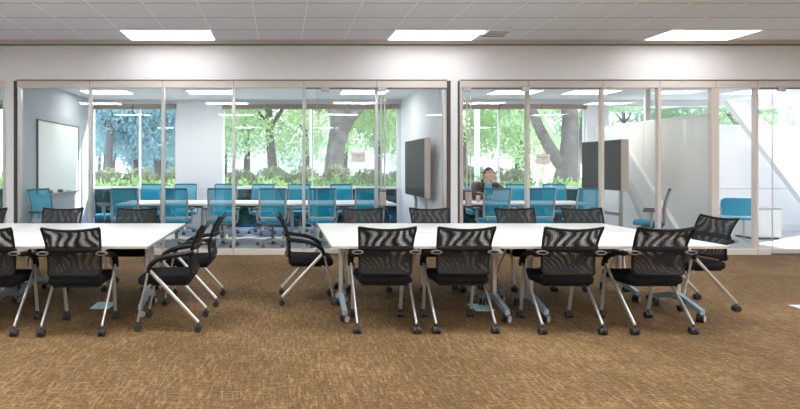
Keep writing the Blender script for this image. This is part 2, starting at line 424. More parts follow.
MB().box(7.45, 12.3, YB + 0.09, YB + 0.10, 2.38, 2.82).build('pane', 'glass_out', o)
o = struct(MB().box(XR + 0.05, XR + 0.12, YW + 0.4, YB + 0.2, 0.5, 0.56).box(XR + 0.05, XR + 0.12, YW + 0.4, YB + 0.2, 2.79, 2.85).box(XR + 0.05, XR + 0.12, 11.3, 11.36, 0.5, 2.85).build('window_9', 'white_paint'))
MB().box(XR + 0.08, XR + 0.09, YW + 0.4, YB + 0.1, 0.5, 2.85).build('pane', 'glass_out', o)
# grey joint line round the third room
struct(MB().box(7.22, XR, YB - 0.012, YB - 0.001, 0.93, 0.945).build('trim_8', 'soffit_grey'))

# ------------------------------------------------------------------ ceiling lamps, diffuser
def troffer(x0, y0, label, group, lamp='lamp'):
    t = thing('ceiling_light', label, 'light', ((x0 + 0.67), y0 + 0.335, ZC), 0, group)
    w, d = 0.655, 0.322
    f = MB()
    f.box(-0.67, 0.67, -0.335, -d, -0.012, 0.0).box(-0.67, 0.67, d, 0.335, -0.012, 0.0).box(-0.67, -w, -d, d, -0.012, 0.0).box(w, 0.67, -d, d, -0.012, 0.0)
    f.build('frame', 'white_paint', t)
    MB().box(-w, w, -d, d, -0.009, -0.001).build('diffuser', lamp, t)
    return t
LX = [(-6.37, 'far left'), (-2.345, 'above the whiteboard room glazing'), (1.68, 'above the first glass door'), (5.70, 'above the second room right panes')]
for x, where in LX:
    if x > -6: troffer(x, 8.29, 'bright recessed ceiling light next to the soffit, %s' % where, 'troffers along the soffit', 'lamp_soft')
for y in (4.27, 0.25, -3.77):
    for x, _ in LX + [(9.72, '')]:
        troffer(x, y, 'bright recessed ceiling light over the open hall, away from the soffit', 'troffers over the hall')
for x, lab in ((-3.95, 'square recessed light in the meeting room ceiling nearest the whiteboard'), (-1.85, 'square recessed light in the meeting room ceiling at the white pier'), (1.25, 'square recessed light in the meeting room ceiling nearest the wall screen'), (4.3, 'square recessed light in the meeting room ceiling over the seated person'), (5.85, 'square recessed light in the meeting room ceiling over the mobile screen'), (9.2, 'square recessed light in the end room ceiling')):
    t = thing('meeting_room_light', lab, 'light', (x + 0.45, 11.55, ZK), 0, 'meeting room ceiling lights')
    MB().box(-0.47, 0.47, -0.32, -0.3, -0.01, 0).box(-0.47, 0.47, 0.3, 0.32, -0.01, 0).box(-0.47, -0.45, -0.3, 0.3, -0.01, 0).box(0.45, 0.47, -0.3, 0.3, -0.01, 0).build('frame', 'white_paint', t)
    MB().box(-0.45, 0.45, -0.3, 0.3, -0.008, -0.001).build('diffuser', 'lamp_conf', t)
t = thing('ceiling_vent', 'small square air diffuser in the ceiling beside the middle light', 'vent', (3.19, 8.38, ZC))
MB().box(-0.17, 0.17, -0.17, 0.17, -0.035, 0, 0.008).build('plate', 'white_paint', t)
MB().box(-0.17, 0.17, 0.15, 0.18, -0.045, -0.03).box(-0.15, 0.15, -0.1, -0.085, -0.04, -0.03).box(-0.15, 0.15, -0.02, -0.005, -0.04, -0.03).box(-0.15, 0.15, 0.06, 0.075, -0.04, -0.03).build('slot', 'dark_gap', t)

# ------------------------------------------------------------------ black nesting chair
def caster(c, light=False, r=0.03):
    b = MB(); x, y, z = c
    for dx in (-0.019, 0.019): b.cyl((x + dx - 0.012, y, r), (x + dx + 0.012, y, r), r, seg=14)
    b.cyl((x, y, r), (x, y, 0.075), 0.011, seg=8)
    b.ball((x, y - 0.004, r + 0.012), 0.03, (0.75, 1, 0.8), 10, 8)
    return b
BPROF = smoothpath([(0, -0.208, 0.505), (0, -0.192, 0.57), (0, -0.196, 0.66), (0, -0.222, 0.76), (0, -0.260, 0.85), (0, -0.302, 0.922)], 5)
def bprof(v):
    k = v * (len(BPROF) - 1); i = min(int(k), len(BPROF) - 2); f = k - i
    p = BPROF[i].lerp(BPROF[i + 1], f); return p.y, p.z
def back_pt(u, v, off=0.0):
    """u -1..1 across, v 0..1 up; the top edge dips in the middle, the sides wrap forward a little"""
    hw = 0.222 + 0.023 * v ** 2
    if v < 0.08: hw -= 0.02 * (1 - v / 0.08) ** 2
    y, z = bprof(v)
    z -= 0.022 * (1 - u * u) * max(0, v - 0.55) / 0.45
    y += 0.022 * u * u - 0.02
    return Vector((u * hw, y + off, z))
def make_black_chair():
    t = thing('nesting_chair', '', 'chair')
    s = MB(); s.box(-0.232, 0.232, -0.2, 0.27, 0.41, 0.495, 0.035, seg=4)
    for v in s.bm.verts:
        if v.co.z > 0.47: v.co.z -= 0.012 * (1 - (v.co.x / 0.24) ** 2)
        if v.co.y > 0.2: v.co.z -= 0.01
    s.build('seat', 'black_fabric', t, True)
    MB().box(-0.2, 0.2, -0.17, 0.2, 0.393, 0.413, 0.006).build('seat_pan', 'black_plastic', t)
    # frame round the back
    loop = [back_pt(-1 + 2 * k / 12, 1) for k in range(13)] + [back_pt(1, 1 - k / 16) for k in range(1, 17)] + [back_pt(1 - 2 * k / 12, 0) for k in range(1, 13)] + [back_pt(-1, k / 16) for k in range(1, 17)]
    f = MB(); f.tube(loop + [loop[0]], 0.0125, 8); f.build('back_frame', 'black_plastic', t, True)
    # two layers of open weave
    bm = bmesh.new(); uv = bm.loops.layers.uv.new('UVMap'); G = 26
    for layer in (0, 1):
        vs = {}; uvs = {}
        for i in range(G + 1):
            for j in range(G + 1):
                u, v = -1 + 2 * i / G, j / G
                p = back_pt(u * 0.98, v, 0.004 if layer == 0 else -0.009)
                vs[i, j] = bm.verts.new(p)
                U, V = u * 0.245, v * 0.5
                if layer:
                    U = U * 1.10 + 0.007 * math.sin(9 * V + 5 * U) + 0.055 * V + 0.0022 * math.sin(24 * V - 9 * U)
                    V = V * 1.0 + 0.004 * math.sin(8 * U)
                uvs[i, j] = (U + 2, V + 2)
        for i in range(G):
            for j in range(G):
                q = [(i, j), (i + 1, j), (i + 1, j + 1), (i, j + 1)]
                fc = bm.faces.new([vs[k] for k in q]); fc.smooth = True
                for l, k in zip(fc.loops, q): l[uv].uv = uvs[k]
    me = bpy.data.meshes.new('back_mesh'); bm.to_mesh(me); bm.free(); me.materials.append(M['black_mesh'])
    o = bpy.data.objects.new('back_mesh', me); COL.objects.link(o); o.parent = t
    # solid cross band carrying the arms and a spine to the seat
    c = MB(); c.tube([back_pt(u, 0.54, -0.018) for u in (-1.04, -0.7, -0.35, 0, 0.35, 0.7, 1.04)], 0.016, 8, squash=(1.5, 0.7))
    c.tube([back_pt(-0.8, 0.06, 0.01), Vector((-0.16, -0.1, 0.42)), Vector((0, -0.05, 0.405)), Vector((0.16, -0.1, 0.42)), back_pt(0.8, 0.06, 0.01)], 0.014, 8)
    c.build('back_support', 'black_plastic', t, True)
    for sx in (-1, 1):
        x = 0.262 * sx
        arm = smoothpath([(x, -0.225, 0.698), (x, -0.15, 0.682), (x, 0.0, 0.660), (x, 0.10, 0.622), (x * 0.995, 0.153, 0.572), (x * 0.99, 0.165, 0.52)], 5)
        MB().tube(arm, [0.021] * 6 + [0.022] * 12 + [0.020] * (len(arm) - 18), 10, squash=(1.0, 1.45), up=(0, 0, 1)).build('armrest', 'black_plastic', t, True)
        # oval pivot plate
        br = MB(); pl = []
        for k in range(20):
            a = 2 * PI * k / 20; pl.append((x - 0.012 * sx + 0.05 * math.cos(a), 0.703 + 0.018 * math.sin(a)))
        br.prism(pl, 'y', -0.262, -0.238); p = br.build('arm_bracket', 'bracket', t)
        pl2 = [(x - 0.012 * sx + 0.035 * math.cos(2 * PI * k / 16), 0.703 + 0.010 * math.sin(2 * PI * k / 16)) for k in range(16)]
        MB().prism(pl2, 'y', -0.266, -0.255).build('bracket_slot', 'black_plastic', p)
        for (yy, xx) in ((-0.27, 0.257), (0.265, 0.25)):
            top = Vector((x * 0.985, 0.15, 0.535)) if yy < 0 else Vector((x * 0.985, 0.17, 0.535))
            off = 0.0 if yy < 0 else -0.022 * sx
            top.x += off
            foot = Vector((xx * sx + off, yy, 0.085))
            lg = MB().tube([top, foot], 0.0135, 10, squash=(1.25, 0.8)).build('leg', 'steel', t, True)
            caster((foot.x, foot.y, 0)).build('caster', 'caster', lg, True)
    MB().tube([(-0.25, 0.16, 0.40), (0.25, 0.16, 0.40)], 0.012, 8).build('stretcher', 'steel', t)
    return t
black = make_black_chair()
index_kids()
used = [False]
GN, GF, GE = 'black mesh chairs along the near table edges', 'black mesh chairs along the far table edges', 'black mesh chairs at the table ends'
UP, DN, LT, RT = 0.0, PI, PI / 2, -PI / 2
for x, y, rz, lab, grp in [
    (-2.52, 5.12, UP, 'black mesh chair at the near side of the left table, cut off by the frame', GN),
    (-1.78, 5.12, 0.02, 'black mesh chair at the near side of the left table, beside the blue floor cover', GN),
    (0.925, 5.20, UP, 'near-side black mesh chair, first from the open left end of the right table', GN),
    (1.605, 5.20, 0.01, 'near-side black mesh chair, second from the open left end of the right table', GN),
    (2.52, 5.17, -0.02, 'near-side black mesh chair, third from the open left end of the right table', GN),
    (3.295, 5.17, 0.03, 'black mesh chair at the near side of the right table, next to its right end', GN),
    (-3.66, 6.83, DN, 'black mesh chair behind the left table, cut off by the frame', GF),
    (-2.70, 6.83, DN + 0.03, 'black mesh chair behind the left table, below the whiteboard', GF),
    (-1.79, 6.83, DN - 0.02, 'black mesh chair behind the left table, in front of the narrow window', GF),
    (1.03, 6.83, DN, 'black mesh chair behind the right table, in front of the first glass door', GF),
    (1.87, 6.83, DN + 0.02, 'black mesh chair behind the right table, below the wall screen', GF),
    (2.93, 6.83, DN, 'black mesh chair behind the right table, below the seated person', GF),
    (3.76, 6.83, DN - 0.03, 'black mesh chair behind the right table, below the mobile grey screen', GF),
    (-0.985, 5.235, LT, 'nearer of the two black mesh chairs at the right end of the left table', GE),
    (-0.92, 6.14, LT - 0.03, 'farther of the two black mesh chairs at the right end of the left table', GE),
    (0.29, 6.18, RT, 'black mesh chair alone at the left end of the right table, seen from its side', GE),
    (4.27, 5.93, LT + 0.03, 'black mesh chair alone at the right end of the right table', GE)]:
    place(black, used, (x, y, 0), rz, lab, grp)

# ------------------------------------------------------------------ training tables
def make_table(x0, x1, y0, y1, legs, footoff, label):
    t = thing('training_table', label, 'table', ((x0 + x1) / 2, (y0 + y1) / 2, 0), 0, 'white training tables')
    hx, hy = (x1 - x0) / 2 - 0.002, (y1 - y0) / 2
    tp = MB().box(-hx, hx, -hy, hy, 0.722, 0.748, 0.003).build('tabletop', 'laminate', t)
    e = MB(); e.mi = 0
    e.box(-hx - 0.001, hx + 0.001, -hy - 0.002, -hy + 0.002, 0.7225, 0.744).box(-hx - 0.001, hx + 0.001, hy - 0.002, hy + 0.002, 0.7225, 0.744)
    e.box(-hx - 0.002, -hx + 0.002, -hy, hy, 0.7225, 0.744).box(hx - 0.002, hx + 0.002, -hy, hy, 0.7225, 0.744)
    e.build('edge_band', 'edge', tp)
    MB().box(legs[0] - (x0 + x1) / 2, legs[1] - (x0 + x1) / 2, footoff - 0.03, footoff + 0.03, 0.655, 0.70, 0.006).build('beam', 'grey_dark', t)
    for lx in legs:
        x = lx - (x0 + x1) / 2
        l = MB()
        l.box(x - 0.022, x + 0.022, footoff - 0.034, footoff + 0.034, 0.15, 0.70, 0.012)
        l.box(x - 0.035, x + 0.035, footoff - 0.22, footoff + 0.22, 0.698, 0.7215, 0.006)
        lg = l.build('leg', 'steel', t)
        f = MB()
        fl = 0.30 if footoff > 0.2 else 0.345
        pts = [(footoff - fl, 0.075), (footoff - fl, 0.12), (footoff - 0.06, 0.205), (footoff + 0.06, 0.205), (footoff + fl, 0.12), (footoff + fl, 0.075), (footoff + 0.05, 0.14), (footoff - 0.05, 0.14)]
        f.prism(pts, 'x', x - 0.021, x + 0.021)
        f.build('foot', 'foot', lg)
        for yy in (footoff - fl + 0.025, footoff + fl - 0.025):
            c = MB()
            an = 0.9 if yy < footoff else 0.35; cx, cy = math.cos(an), -math.sin(an)
            for dx in (-0.018, 0.018): c.cyl((x + (dx - 0.012) * cx, yy + (dx - 0.012) * cy, 0.036), (x + (dx + 0.012) * cx, yy + (dx + 0.012) * cy, 0.036), 0.036, seg=18)
            c.cyl((x, yy, 0.036), (x, yy, 0.09), 0.012, seg=8)
            c.mi = 1
            for dx in (-0.031, 0.031): c.cyl((x + (dx - 0.003) * cx, yy + (dx - 0.003) * cy, 0.036), (x + (dx + 0.003) * cx, yy + (dx + 0.003) * cy, 0.036), 0.030, seg=18)
            c.box(x - 0.012, x + 0.012, yy - 0.036, yy + 0.036, 0.06, 0.085, 0.006)
            cc = c.build('caster', ['caster', 'caster_light'], lg, True)
    return t
make_table(0.455, 2.205, 5.01, 5.995, (0.60, 2.10), 0.1, 'white table in the near row of the right group, at its open left end')
make_table(2.205, 3.955, 5.01, 5.995, (2.46, 3.90), 0.1, 'white table in the near row of the right group, at its right end')
make_table(0.455, 2.205, 6.005, 6.99, (0.68, 2.06), -0.1, 'white table in the far row of the right group, at its open left end')
make_table(2.205, 3.955, 6.005, 6.99, (2.36, 3.80), -0.1, 'white table in the far row of the right group, at its right end')
make_table(-2.91, -1.16, 5.01, 5.995, (-2.78, -1.335), 0.24, 'white table in the near row of the left group, at its open right end')
make_table(-4.66, -2.91, 5.01, 5.995, (-4.50, -3.05), 0.1, 'white table in the near row of the left group, cut off by the frame')
make_table(-2.91, -1.16, 6.005, 6.99, (-2.76, -1.44), -0.1, 'white table in the far row of the left group, at its open right end')
make_table(-4.66, -2.91, 6.005, 6.99, (-4.50, -3.05), -0.1, 'white table in the far row of the left group, cut off by the frame')
for x, y, lab, m_ in ((-1.83, 5.9, 'pale blue floor outlet cover on the carpet under the left table', 'sticker'), (2.05, 5.82, 'pale blue floor outlet cover on the carpet under the right table', 'sticker'), (5.36, 5.78, 'pale grey floor outlet cover on the open carpet at the right edge', 'pale_plate')):
    t = thing('floor_outlet', lab, 'floor outlet', (x, y, 0), 0, 'floor outlet covers')
    MB().box(-0.095, 0.095, -0.13, 0.13, 0, 0.012, 0.003).build('cover', m_, t)
    MB().box(-0.07, 0.07, -0.01, 0.0, 0.0115, 0.014).box(-0.07, 0.07, 0.05, 0.06, 0.0115, 0.014).build('slot', 'pale_plate', t)

# ------------------------------------------------------------------ blue task chair
def make_blue_chair():
    t = thing('task_chair', '', 'chair')
    s = MB(); s.box(-0.235, 0.235, -0.2, 0.27, 0.425, 0.49, 0.028, seg=3); s.build('seat', 'blue_fabric', t, True)
    MB().box(-0.16, 0.16, -0.17, 0.15, 0.385, 0.427, 0.01).build('mechanism', 'grey_dark', t)
    def bp(u, v, off=0):
        hw = 0.222 + 0.012 * v
        return Vector((u * hw, -0.195 - 0.085 * v + 0.03 * math.sin(PI * v) + 0.02 * u * u + off, 0.53 + 0.515 * v))
    bm = bmesh.new(); uv = bm.loops.layers.uv.new('UVMap'); G = 12; vs = {}
    for i in range(G + 1):
        for j in range(G + 1): vs[i, j] = bm.verts.new(bp(-1 + 2 * i / G, j / G))
    for i in range(G):
        for j in range(G):
            q = [(i, j), (i + 1, j), (i + 1, j + 1), (i, j + 1)]; fc = bm.faces.new([vs[k] for k in q]); fc.smooth = True
            for l, k in zip(fc.loops, q): l[uv].uv = (k[0] / G * 0.46, k[1] / G * 0.52)
    me = bpy.data.meshes.new('back_mesh'); bm.to_mesh(me); bm.free(); me.materials.append(M['blue_mesh'])
    o = bpy.data.objects.new('back_mesh', me); COL.objects.link(o); o.parent = t
    MB().tube([bp(u, 1.0) for u in (-1, -0.5, 0, 0.5, 1)], 0.016, 8).tube([bp(-1, v) for v in (0, .25, .5, .75, 1)], 0.009, 8).tube([bp(1, v) for v in (0, .25, .5, .75, 1)], 0.009, 8).build('back_edge', 'blue_edge', t, True)
    f = MB()
    for sx in (-1, 1):
        f.tube([bp(sx * 1.02, v, -0.018) for v in (0, .2, .4, .6, .8, .97)], [0.019, .019, .018, .017, .015, .012], 8)
    f.tube([bp(u, 0.0, -0.01) for u in (-1, -0.5, 0, 0.5, 1)], 0.02, 8)
    f.tube([bp(-0.9, 0, -0.02), Vector((-0.12, -0.16, 0.43)), Vector((0.12, -0.16, 0.43)), bp(0.9, 0, -0.02)], 0.02, 8)
    f.build('back_frame', 'grey_frame', t, True)
    for sx in (-1, 1):
        a = MB().tube([(0.16 * sx, 0.0, 0.41), (0.27 * sx, 0.0, 0.43), (0.285 * sx, -0.01, 0.52), (0.285 * sx, -0.01, 0.67)], [0.018, 0.018, 0.02, 0.026], 8).build('armrest', 'grey_frame', t, True)
        MB().box(0.285 * sx - 0.045, 0.285 * sx + 0.045, -0.14, 0.12, 0.665, 0.70, 0.014).build('arm_pad', 'grey_dark', a)
    MB().cyl((0, 0, 0.1), (0, 0, 0.25), 0.03).cyl((0, 0, 0.25), (0, 0, 0.39), 0.018).build('gas_column', 'grey_dark', t)
    b = MB(); ends = []
    for k in range(5):
        a = 2 * PI * k / 5 + PI / 2; e = Vector((0.29 * math.cos(a), 0.29 * math.sin(a), 0.085)); ends.append(e)
        b.tube([Vector((0, 0, 0.125)), e * 0.5 + Vector((0, 0, 0.065)), e], [0.03, 0.024, 0.016], 8)
    bs = b.build('base', 'grey_frame', t, True)
    for e in ends: caster((e.x, e.y, 0), r=0.027).build('caster', 'grey_dark', bs, True)
    return t
blue = make_blue_chair(); index_kids(); used = [False]
F1, B1, R2, R0 = 'blue task chairs on the hall side of the long meeting table', 'blue task chairs on the window side of the long meeting table', 'blue task chairs round the second meeting table', 'blue task chairs away from the tables'
for x, y, rz, lab, grp in [
    (-2.76, 10.32, 0.03, 'blue task chair, hall side of the long meeting table, first from the whiteboard', F1),
    (-1.87, 10.30, -0.02, 'blue task chair, hall side of the long meeting table, second from the whiteboard', F1),
    (-1.05, 10.34, 0.04, 'blue task chair, hall side of the long meeting table, third from the whiteboard', F1),
    (-0.13, 10.30, 0.0, 'blue task chair, hall side of the long meeting table, fourth from the whiteboard', F1),
    (0.74, 10.30, 0.02, 'blue task chair, hall side of the long meeting table, fifth from the whiteboard', F1),
    (1.58, 10.32, -0.03, 'blue task chair, hall side of the long meeting table, nearest the wall screen', F1),
    (-2.80, 12.28, DN, 'blue task chair, window side of the long meeting table, first from the whiteboard', B1),
    (-2.05, 12.28, DN + 0.08, 'blue task chair, window side of the long meeting table, second from the whiteboard', B1),
    (-1.18, 12.28, DN + 0.04, 'blue task chair, window side of the long meeting table, third from the whiteboard', B1),
    (-0.38, 12.28, DN - 0.05, 'blue task chair, window side of the long meeting table, fourth from the whiteboard', B1),
    (0.42, 12.28, DN, 'blue task chair, window side of the long meeting table, fifth from the whiteboard', B1),
    (1.36, 12.28, DN + 0.05, 'blue task chair, window side of the long meeting table, nearest the wall screen', B1),
    (-3.50, 11.35, RT + 0.35, 'blue task chair at the whiteboard end of the long meeting table', R0),
    (-3.925, 9.72, RT - 0.42, 'blue task chair turned aside below the whiteboard, close to the glass', R0),
    (3.87, 10.40, 0.02, 'blue task chair opposite the seated person, in front of the laptop', R2),
    (4.68, 10.40, -0.06, 'blue task chair, hall side of the second meeting table, below the card sign', R2),
    (5.52, 10.42, 0.10, 'blue task chair, hall side of the second meeting table, beside the mobile screen', R2),
    (4.34, 12.40, DN, 'blue task chair the seated person is using', R2),
    (5.22, 12.30, DN + 0.03, 'blue task chair, window side of the second meeting table, next to the person', R2),
    (6.02, 12.30, DN - 0.06, 'blue task chair, window side of the second meeting table, behind the mobile screen', R2),
    (6.48, 9.95, 0.98, 'blue task chair seen from its side against the glossy side wall', R0),
    (-4.85, 10.2, RT + 0.4, 'blue task chair in the end room at the left frame edge', R0)]:
    place(blue, used, (x, y, 0), rz, lab, grp)

# ------------------------------------------------------------------ meeting tables
def meeting_table(x0, x1, y0, y1, label):
    t = thing('meeting_table', label, 'table', ((x0 + x1) / 2, (y0 + y1) / 2, 0), 0, 'white meeting tables')
    hx, hy = (x1 - x0) / 2 - 0.002, (y1 - y0) / 2
    MB().box(-hx, hx, -hy, hy, 0.70, 0.735, 0.008).build('tabletop', 'laminate', t)
    for sx in (-1, 1):
        x = sx * (hx - 0.22)
        lg = MB().cyl((x, 0, 0.05), (x, 0, 0.70), 0.035).build('leg', 'steel', t, True)
        MB().box(x - 0.035, x + 0.035, -hy + 0.12, hy - 0.12, 0.0, 0.05, 0.012).build('foot', 'steel', lg)
    MB().box(-hx + 0.22, hx - 0.22, -0.03, 0.03, 0.62, 0.68).build('beam', 'grey_dark', t)
meeting_table(-3.10, -1.32, 10.72, 11.93, 'white meeting table nearest the whiteboard')
meeting_table(-1.32, 0.46, 10.72, 11.93, 'white meeting table in the middle of the long row')
meeting_table(0.46, 2.22, 10.72, 11.93, 'white meeting table nearest the wall screen')
meeting_table(3.15, 4.60, 10.86, 11.80, 'white meeting table with the open laptop and paper cup')
meeting_table(4.60, 6.02, 10.86, 11.80, 'white meeting table in the second room, empty, near the mobile screen')

# ------------------------------------------------------------------ screens, whiteboard, signs, small things
def mobile_screen(loc, y0, y1, z0, z1, th, label, case, name):
    t = thing(name, label, 'screen', loc)
    MB().box(0.0, th, y0, y1, z0, z1, 0.008).build('casing', case, t)
    MB().box(-0.006, 0.003, y0 + 0.012, y1 - 0.012, z0 + 0.012, z1 - 0.012).build('screen_panel', 'screen', t)
    ym = (y0 + y1) / 2
    s = MB()
    for yy in (ym - 0.4, ym + 0.4):
        s.box(th, th + 0.05, yy - 0.03, yy + 0.03, 0.06, z1 - 0.1, 0.006)
    s.box(th, th + 0.04, ym - 0.4, ym + 0.4, 0.5, 0.56)
    st = s.build('stand', 'grey_frame', t)
    for yy in (ym - 0.4, ym + 0.4):
        MB().box(th - 0.30 if th > 0.1 else -0.12, th + 0.10, yy - 0.03, yy + 0.03, 0.03, 0.07, 0.008).build('foot', 'grey_frame', st)
    return t
mobile_screen((2.50, 0, 0), 9.85, 11.38, 0.89, 1.94, 0.10, 'large dark display facing the long meeting table beside the white wall', 'tv_case', 'display_screen')
mobile_screen((6.30, 0, 0), 10.52, 11.90, 0.985, 1.95, 0.14, 'dark grey display on a mobile stand near the glossy side wall', 'tv_case', 'mobile_display')
t = thing('whiteboard', 'blank whiteboard on the left wall of the meeting room', 'whiteboard', (-4.29, 0, 0))
MB().box(0.012, 0.022, 10.06, 12.06, 0.95, 2.26).build('board', 'whiteboard', t)
MB().box(0.0, 0.03, 10.03, 10.06, 0.93, 2.28).box(0.0, 0.03, 12.06, 12.09, 0.93, 2.28).box(0.0, 0.03, 10.06, 12.06, 2.26, 2.28).box(0.0, 0.012, 10.06, 12.06, 0.95, 2.26).build('frame', 'grey_dark', t)
MB().box(0.0, 0.09, 10.06, 12.06, 0.93, 0.95).build('tray', 'alum', t)
for y, lab in ((11.0, 'black board eraser on the whiteboard tray, farther from the glass door side'), (10.5, 'black board eraser on the whiteboard tray, nearest to the glass')):
    t = thing('board_eraser', lab, 'eraser', (-4.24, y, 0.951), 0, 'erasers on the whiteboard tray')
    MB().box(-0.025, 0.03, -0.07, 0.07, 0.015, 0.05, 0.006).build('grip', 'grey_dark', t); MB().box(-0.025, 0.03, -0.07, 0.07, 0, 0.015).build('felt', 'black_fabric', t)
tag(MB().tube([(-4.24, 11.35, 0.96), (-4.24, 11.5, 0.96)], 0.009, 8).build('marker_pen', 'blue_shell'), 'blue marker pen on the whiteboard tray', 'marker')
for x, z, lab, yy in ((1.272, 1.60, 'beige card sign hung on the first glass door', YW - 0.042), (4.30, 1.56, 'beige card sign hung on the pane between second door and mobile screen', YW + 0.028)):
    t = thing('door_sign', lab, 'sign', (x, yy, z), 0, 'card signs on the glass')
    MB().box(-0.115, 0.115, 0, 0.006, -0.085, 0.085, 0.002).build('card', 'card', t)
    MB().box(-0.085, 0.085, -0.001, 0.001, 0.025, 0.036).box(-0.02, 0.03, -0.001, 0.001, -0.008, 0.002).build('print_line', 'card_ink', t)
t = thing('light_switch', 'small beige light switch on the white wall beside the wall screen', 'switch', (2.73, 9.60, 1.26))
MB().box(-0.008, 0, -0.04, 0.04, -0.06, 0.06, 0.003).build('plate', 'card', t); MB().box(-0.014, -0.006, -0.012, 0.012, -0.03, 0.03).build('rocker', 'tv_case', t)
t = thing('paper_cup', 'brown paper cup on the table beside the seated person', 'cup', (3.93, 11.30, 0.735))
MB().cyl((0, 0, 0), (0, 0, 0.115), 0.03, 0.042, 20).build('sleeve', 'cup', t, True); MB().cyl((0, 0, 0.115), (0, 0, 0.128), 0.045, 0.042, 20).build('lid', 'cup_lid', t, True)
t = thing('laptop', 'open silver laptop on the table before the seated person', 'laptop', (4.36, 11.28, 0.735), PI + 0.05)
MB().box(-0.17, 0.17, -0.24, 0.0, 0.0, 0.016, 0.004).build('keyboard_deck', 'laptop', t)
MB().box(-0.14, 0.14, -0.14, -0.03, 0.0155, 0.018).build('keys', 'grey_dark', t)
mt = Matrix.Rotation(math.radians(-14), 4, 'X')
lid = MB().box(-0.17, 0.17, 0.0, 0.01, 0.015, 0.245, 0.004, mat=mt).build('lid', 'laptop', t)
MB().box(-0.16, 0.16, -0.002, 0.001, 0.025, 0.235, mat=mt).build('display', 'screen', lid)
# white diagonal braces
def brace(pts, axis, a, b_, label, name='diagonal_brace'):
    o = MB().prism(pts, axis, a, b_).build(name, 'white_paint'); o['kind'] = 'structure'; o['label'] = label; o['category'] = 'brace'
    return o
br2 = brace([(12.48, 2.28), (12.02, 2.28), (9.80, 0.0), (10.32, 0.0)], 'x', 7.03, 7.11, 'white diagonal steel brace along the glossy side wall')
MB().tube([(6.985, 11.62, 1.3), (6.985, 10.72, 0.0)], 0.035, 10).build('shadow_edge', 'soffit_grey', br2, True)  # grey tube standing in for the shadow edge beside the brace
brace([(9.75, 2.9), (10.15, 2.9), (12.3, 0.05), (11.9, 0.05)], 'y', 12.45, 12.6, 'white diagonal steel brace in the end room')
t = thing('low_cabinet', 'low white cabinet with grey top in the end room', 'cabinet', (9.62, 11.5, 0))
MB().box(-0.27, 0.27, -0.25, 0.25, 0.04, 0.59, 0.006).build('body', 'white_paint', t); MB().box(-0.28, 0.28, -0.26, 0.26, 0.59, 0.615).build('top', 'soffit_grey', t)
MB().box(-0.27, -0.005, -0.258, -0.25, 0.06, 0.57).build('door', 'white_paint', t); MB().box(0.005, 0.27, -0.258, -0.25, 0.06, 0.57).build('door', 'white_paint', t); MB().box(-0.25, 0.25, -0.23, 0.23, 0, 0.04).build('plinth', 'grey_dark', t)
# blue visitor chair in the end room
t = thing('visitor_chair', 'blue shell visitor chair on sled legs in the end room', 'chair', (8.68, 10.95, 0), -0.35)
b = MB(); ol = []
for cx_, cz_, a0 in ((0.18, 0.77, 0), (-0.18, 0.77, 90), (-0.20, 0.56, 180), (0.20, 0.56, 270)):
    rr_ = 0.08 if cz_ > 0.6 else 0.05
    for k in range(6): ol.append((cx_ + rr_ * math.cos(math.radians(a0 + 18 * k)), cz_ + rr_ * math.sin(math.radians(a0 + 18 * k))))
b.prism(ol, 'y', -0.25, -0.215)
bmesh.ops.triangulate(b.bm, faces=b.bm.faces[:]); bmesh.ops.subdivide_edges(b.bm, edges=b.bm.edges[:], cuts=2)
for v in b.bm.verts: v.co.y -= 0.22 * (v.co.z - 0.52); v.co.y += 0.5 * v.co.x ** 2
b.build('backrest', 'blue_shell', t, True); MB().box(-0.25, 0.25, -0.24, 0.24, 0.43, 0.47, 0.015).build('seat', 'blue_shell', t, True)
for sx in (-1, 1):
    MB().tube([(0.25 * sx, -0.28, 0.66), (0.26 * sx, -0.22, 0.45), (0.27 * sx, -0.2, 0.02), (0.27 * sx, 0.22, 0.02), (0.26 * sx, 0.2, 0.42)], 0.012, 8).build('leg', 'grey_frame', t, True)
    MB().tube([(0.27 * sx, -0.24, 0.63), (0.285 * sx, 0.0, 0.64), (0.27 * sx, 0.1, 0.62)], 0.014, 8).build('armrest', 'blue_shell', t, True)
t = thing('binder_shelf', 'narrow white shelf unit behind the wide cream post in the end room', 'shelf', (9.35, 12.55, 0))
MB().box(-0.2, -0.18, -0.15, 0.15, 0, 1.5).box(0.18, 0.2, -0.15, 0.15, 0, 1.5).box(-0.18, 0.18, 0.13, 0.15, 0, 1.5).build('carcass', 'white_paint', t)
for z in (0.02, 0.4, 0.78, 1.14, 1.48): MB().box(-0.18, 0.18, -0.15, 0.13, z - 0.01, z + 0.01).build('shelf_board', 'white_paint', t)

# ------------------------------------------------------------------ seated person
def skin_mesh(verts, edges, radii, levels=1, root=0):
    me = bpy.data.meshes.new('tmp'); me.from_pydata([Vector(v) for v in verts], edges, [])
    o = bpy.data.objects.new('tmp', me); COL.objects.link(o)
    sk = o.modifiers.new('Skin', 'SKIN'); sk.use_smooth_shade = True
    for i, r in enumerate(radii):
        rr = r if isinstance(r, tuple) else (r, r)
        me.skin_vertices[0].data[i].radius = rr; me.skin_vertices[0].data[i].use_root = (i == root)
    sb = o.modifiers.new('Sub', 'SUBSURF'); sb.levels = levels; sb.render_levels = levels
    bpy.context.view_layer.update()
    dg = bpy.context.evaluated_depsgraph_get()
    m2 = bpy.data.meshes.new_from_object(o.evaluated_get(dg))
    bpy.data.objects.remove(o); bpy.data.meshes.remove(me)
    return m2
def finish(me_list, name, mat, parent):
    bm = bmesh.new()
    for me in me_list: bm.from_mesh(me)
    me = bpy.data.meshes.new(name); bm.to_mesh(me); bm.free()
    me.materials.clear(); me.materials.append(M[mat])
    for p in me.polygons: p.use_smooth = True; p.material_index = 0
    o = bpy.data.objects.new(name, me); COL.objects.link(o)
    if parent: o.parent = parent
    return o
